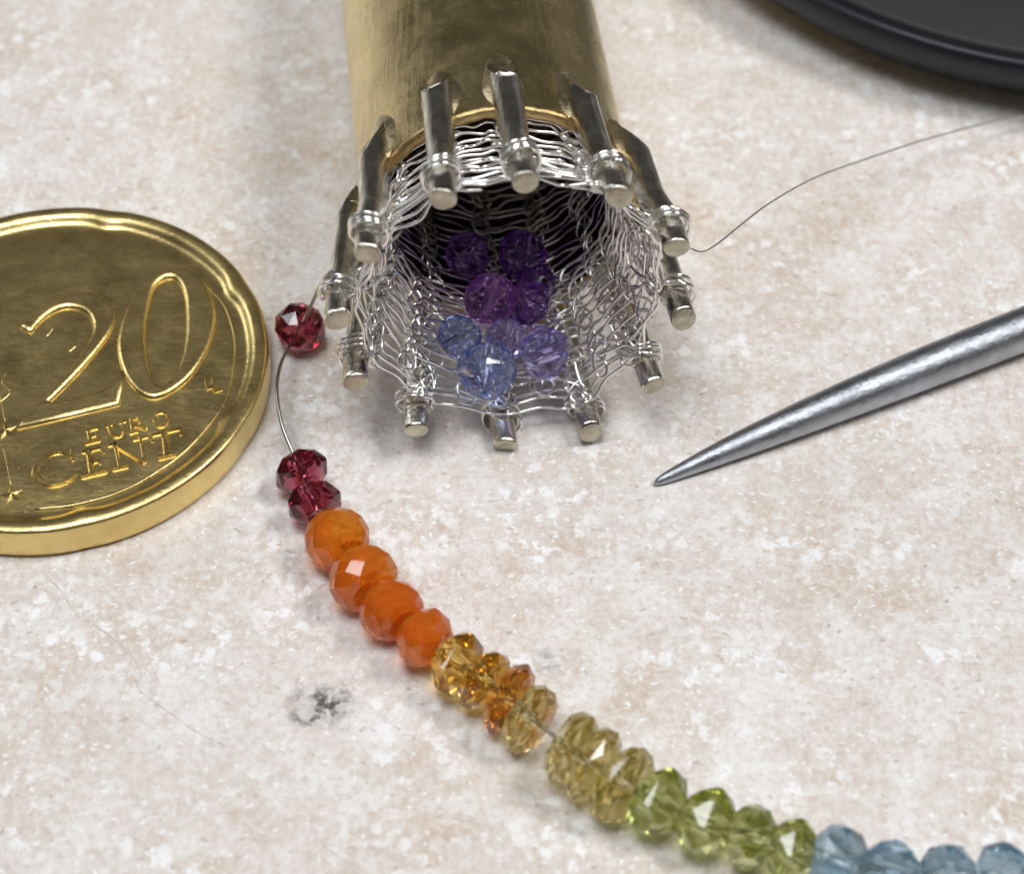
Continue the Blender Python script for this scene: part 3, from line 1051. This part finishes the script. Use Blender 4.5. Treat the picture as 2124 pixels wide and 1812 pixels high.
# beads lying in the mouth of the knitted tube
GI = 'beads caught inside the knitted tube'
inside = [
    # s, lateral, up, D, T, mat, label
    ('lilac_bead', 1.35, -1.32, -4.60, 3.05, 2.6, 'tanzanite', 'largest blue violet bead, lowest in the mouth of the wire tube', (.3, .8, .35)),
    ('lilac_bead', 2.15, 1.60, -4.50, 2.75, 2.2, 'lilac', 'lilac bead on the right of the blue beads in the wire mouth', (1, .15, .1)),
    ('lilac_bead', 3.60, -2.45, -4.35, 2.30, 1.9, 'tanzanite', 'small clear blue bead at the left side of the blue group', (.7, .5, .3)),
    ('lilac_bead', 3.45, -0.12, -4.60, 2.20, 1.9, 'lilac', 'small violet blue bead half hidden between the blue and purple beads', (.2, .9, .3)),
    ('amethyst_bead', 5.60, -0.72, -3.75, 2.90, 2.2, 'amethyst_pale', 'brightest purple bead with a square glint, front of the purple group', (.4, .8, .3)),
    ('amethyst_bead', 5.45, 1.15, -4.15, 2.40, 1.9, 'amethyst', 'dark purple bead just above the lilac bead', (-.5, .7, .4)),
    ('amethyst_bead', 8.40, 1.25, -3.55, 2.85, 2.3, 'amethyst', 'darkest purple bead with a grey glint, topmost in the wire tube', (.3, .9, .2)),
    ('amethyst_bead', 9.00, -1.58, -3.75, 2.50, 2.0, 'amethyst', 'dim purple bead at the back left of the wire tube', (.8, .5, .2)),
    ('amethyst_bead', 7.20, 1.75, -4.35, 2.30, 1.8, 'amethyst', 'small dark purple bead wedged between two larger purple ones', (.1, .9, .5)),
]
for i, (nm, s, la, up, D, T, mt, lb, ax) in enumerate(inside):
    p = TC + AX * s + XX * la + ZZ * up
    axw = XX * ax[0] + AX * ax[1] + ZZ * ax[2]
    bead(nm, p, axw, D, T, mt, lb, GI, 8, 300 + i * 5, 0)


# ------------------------------------------------------------------ steel awl
def build_awl():
    tip = np.array([7.11, 67.08, 0.0])
    d = np.array([26.72 - 7.11, 76.55 - 67.08, 0.0])
    d /= np.linalg.norm(d)
    prof = [(0.0, .07), (.08, .15), (.25, .22), (.6, .285), (1.1, .345), (1.8, .42), (2.8, .52), (4.2, .64), (6.0, .76), (8.5, .89), (11.5, 1.01), (15, 1.11), (19, 1.17), (24, 1.20), (30, 1.21), (40, 1.22), (52, 1.22), (58, 1.22), (58.6, 1.1), (58.8, .7)]
    t = np.array([p[0] for p in prof])
    r = np.array([p[1] for p in prof])
    tt = np.concatenate([np.linspace(0, 2, 14), np.linspace(2.3, 30, 50), [36, 44, 52, 57.6, 58.2, 58.6, 58.8]])
    rr = np.interp(tt, t, r) * .97
    # the shank rests on the stone, so its axis climbs with its radius
    P = tip + np.stack([tt, np.zeros_like(rr), rr + .01], 1)
    v, f = tube(P, rr, 32)
    o = mesh_obj('steel_awl', v, f, M['steel'], None, tip)
    o.rotation_euler = (0, 0, math.atan2(d[1], d[0]))
    tag(o, 'grey steel awl with a tapering point lying to the right of the spool', 'awl')


build_awl()


# ------------------------------------------------------------------ dark round case at the back
def build_case():
    c = np.array([35.4, 120.5, 0.0])
    root = empty('round_case', c)
    tag(root, 'blurred black round case with a rounded rim at the top right corner', 'case')
    seg = 160

    def lathe(name, prof, mat):
        V, F = [], []
        n = len(prof)
        for i in range(seg):
            a = 2 * math.pi * i / seg
            for r, z in prof:
                V.append(c + np.array([r * math.cos(a), r * math.sin(a), z]))
        for i in range(seg):
            k = (i + 1) % seg
            for q in range(n - 1):
                F.append((i * n + q, k * n + q, k * n + q + 1, i * n + q + 1))
        return mesh_obj(name, V, F, mat, root, c)

    lathe('case_body', [(0.01, 0.0), (22.5, 0.0), (24.2, .12), (25.3, .5), (26.2, 1.1), (26.9, 1.9), (27.4, 2.8), (27.65, 3.5), (27.68, 3.9), (27.6, 4.2), (27.4, 4.4), (27.15, 4.45), (26.9, 4.35), (26.6, 4.0), (26.4, 3.6), (0.01, 3.55)], M['plastic'])
    lathe('case_inlay', [(0.01, 3.95), (20, 3.95), (25.7, 3.95), (25.95, 3.88), (26.0, 3.5)], M['inlay'])


build_case()
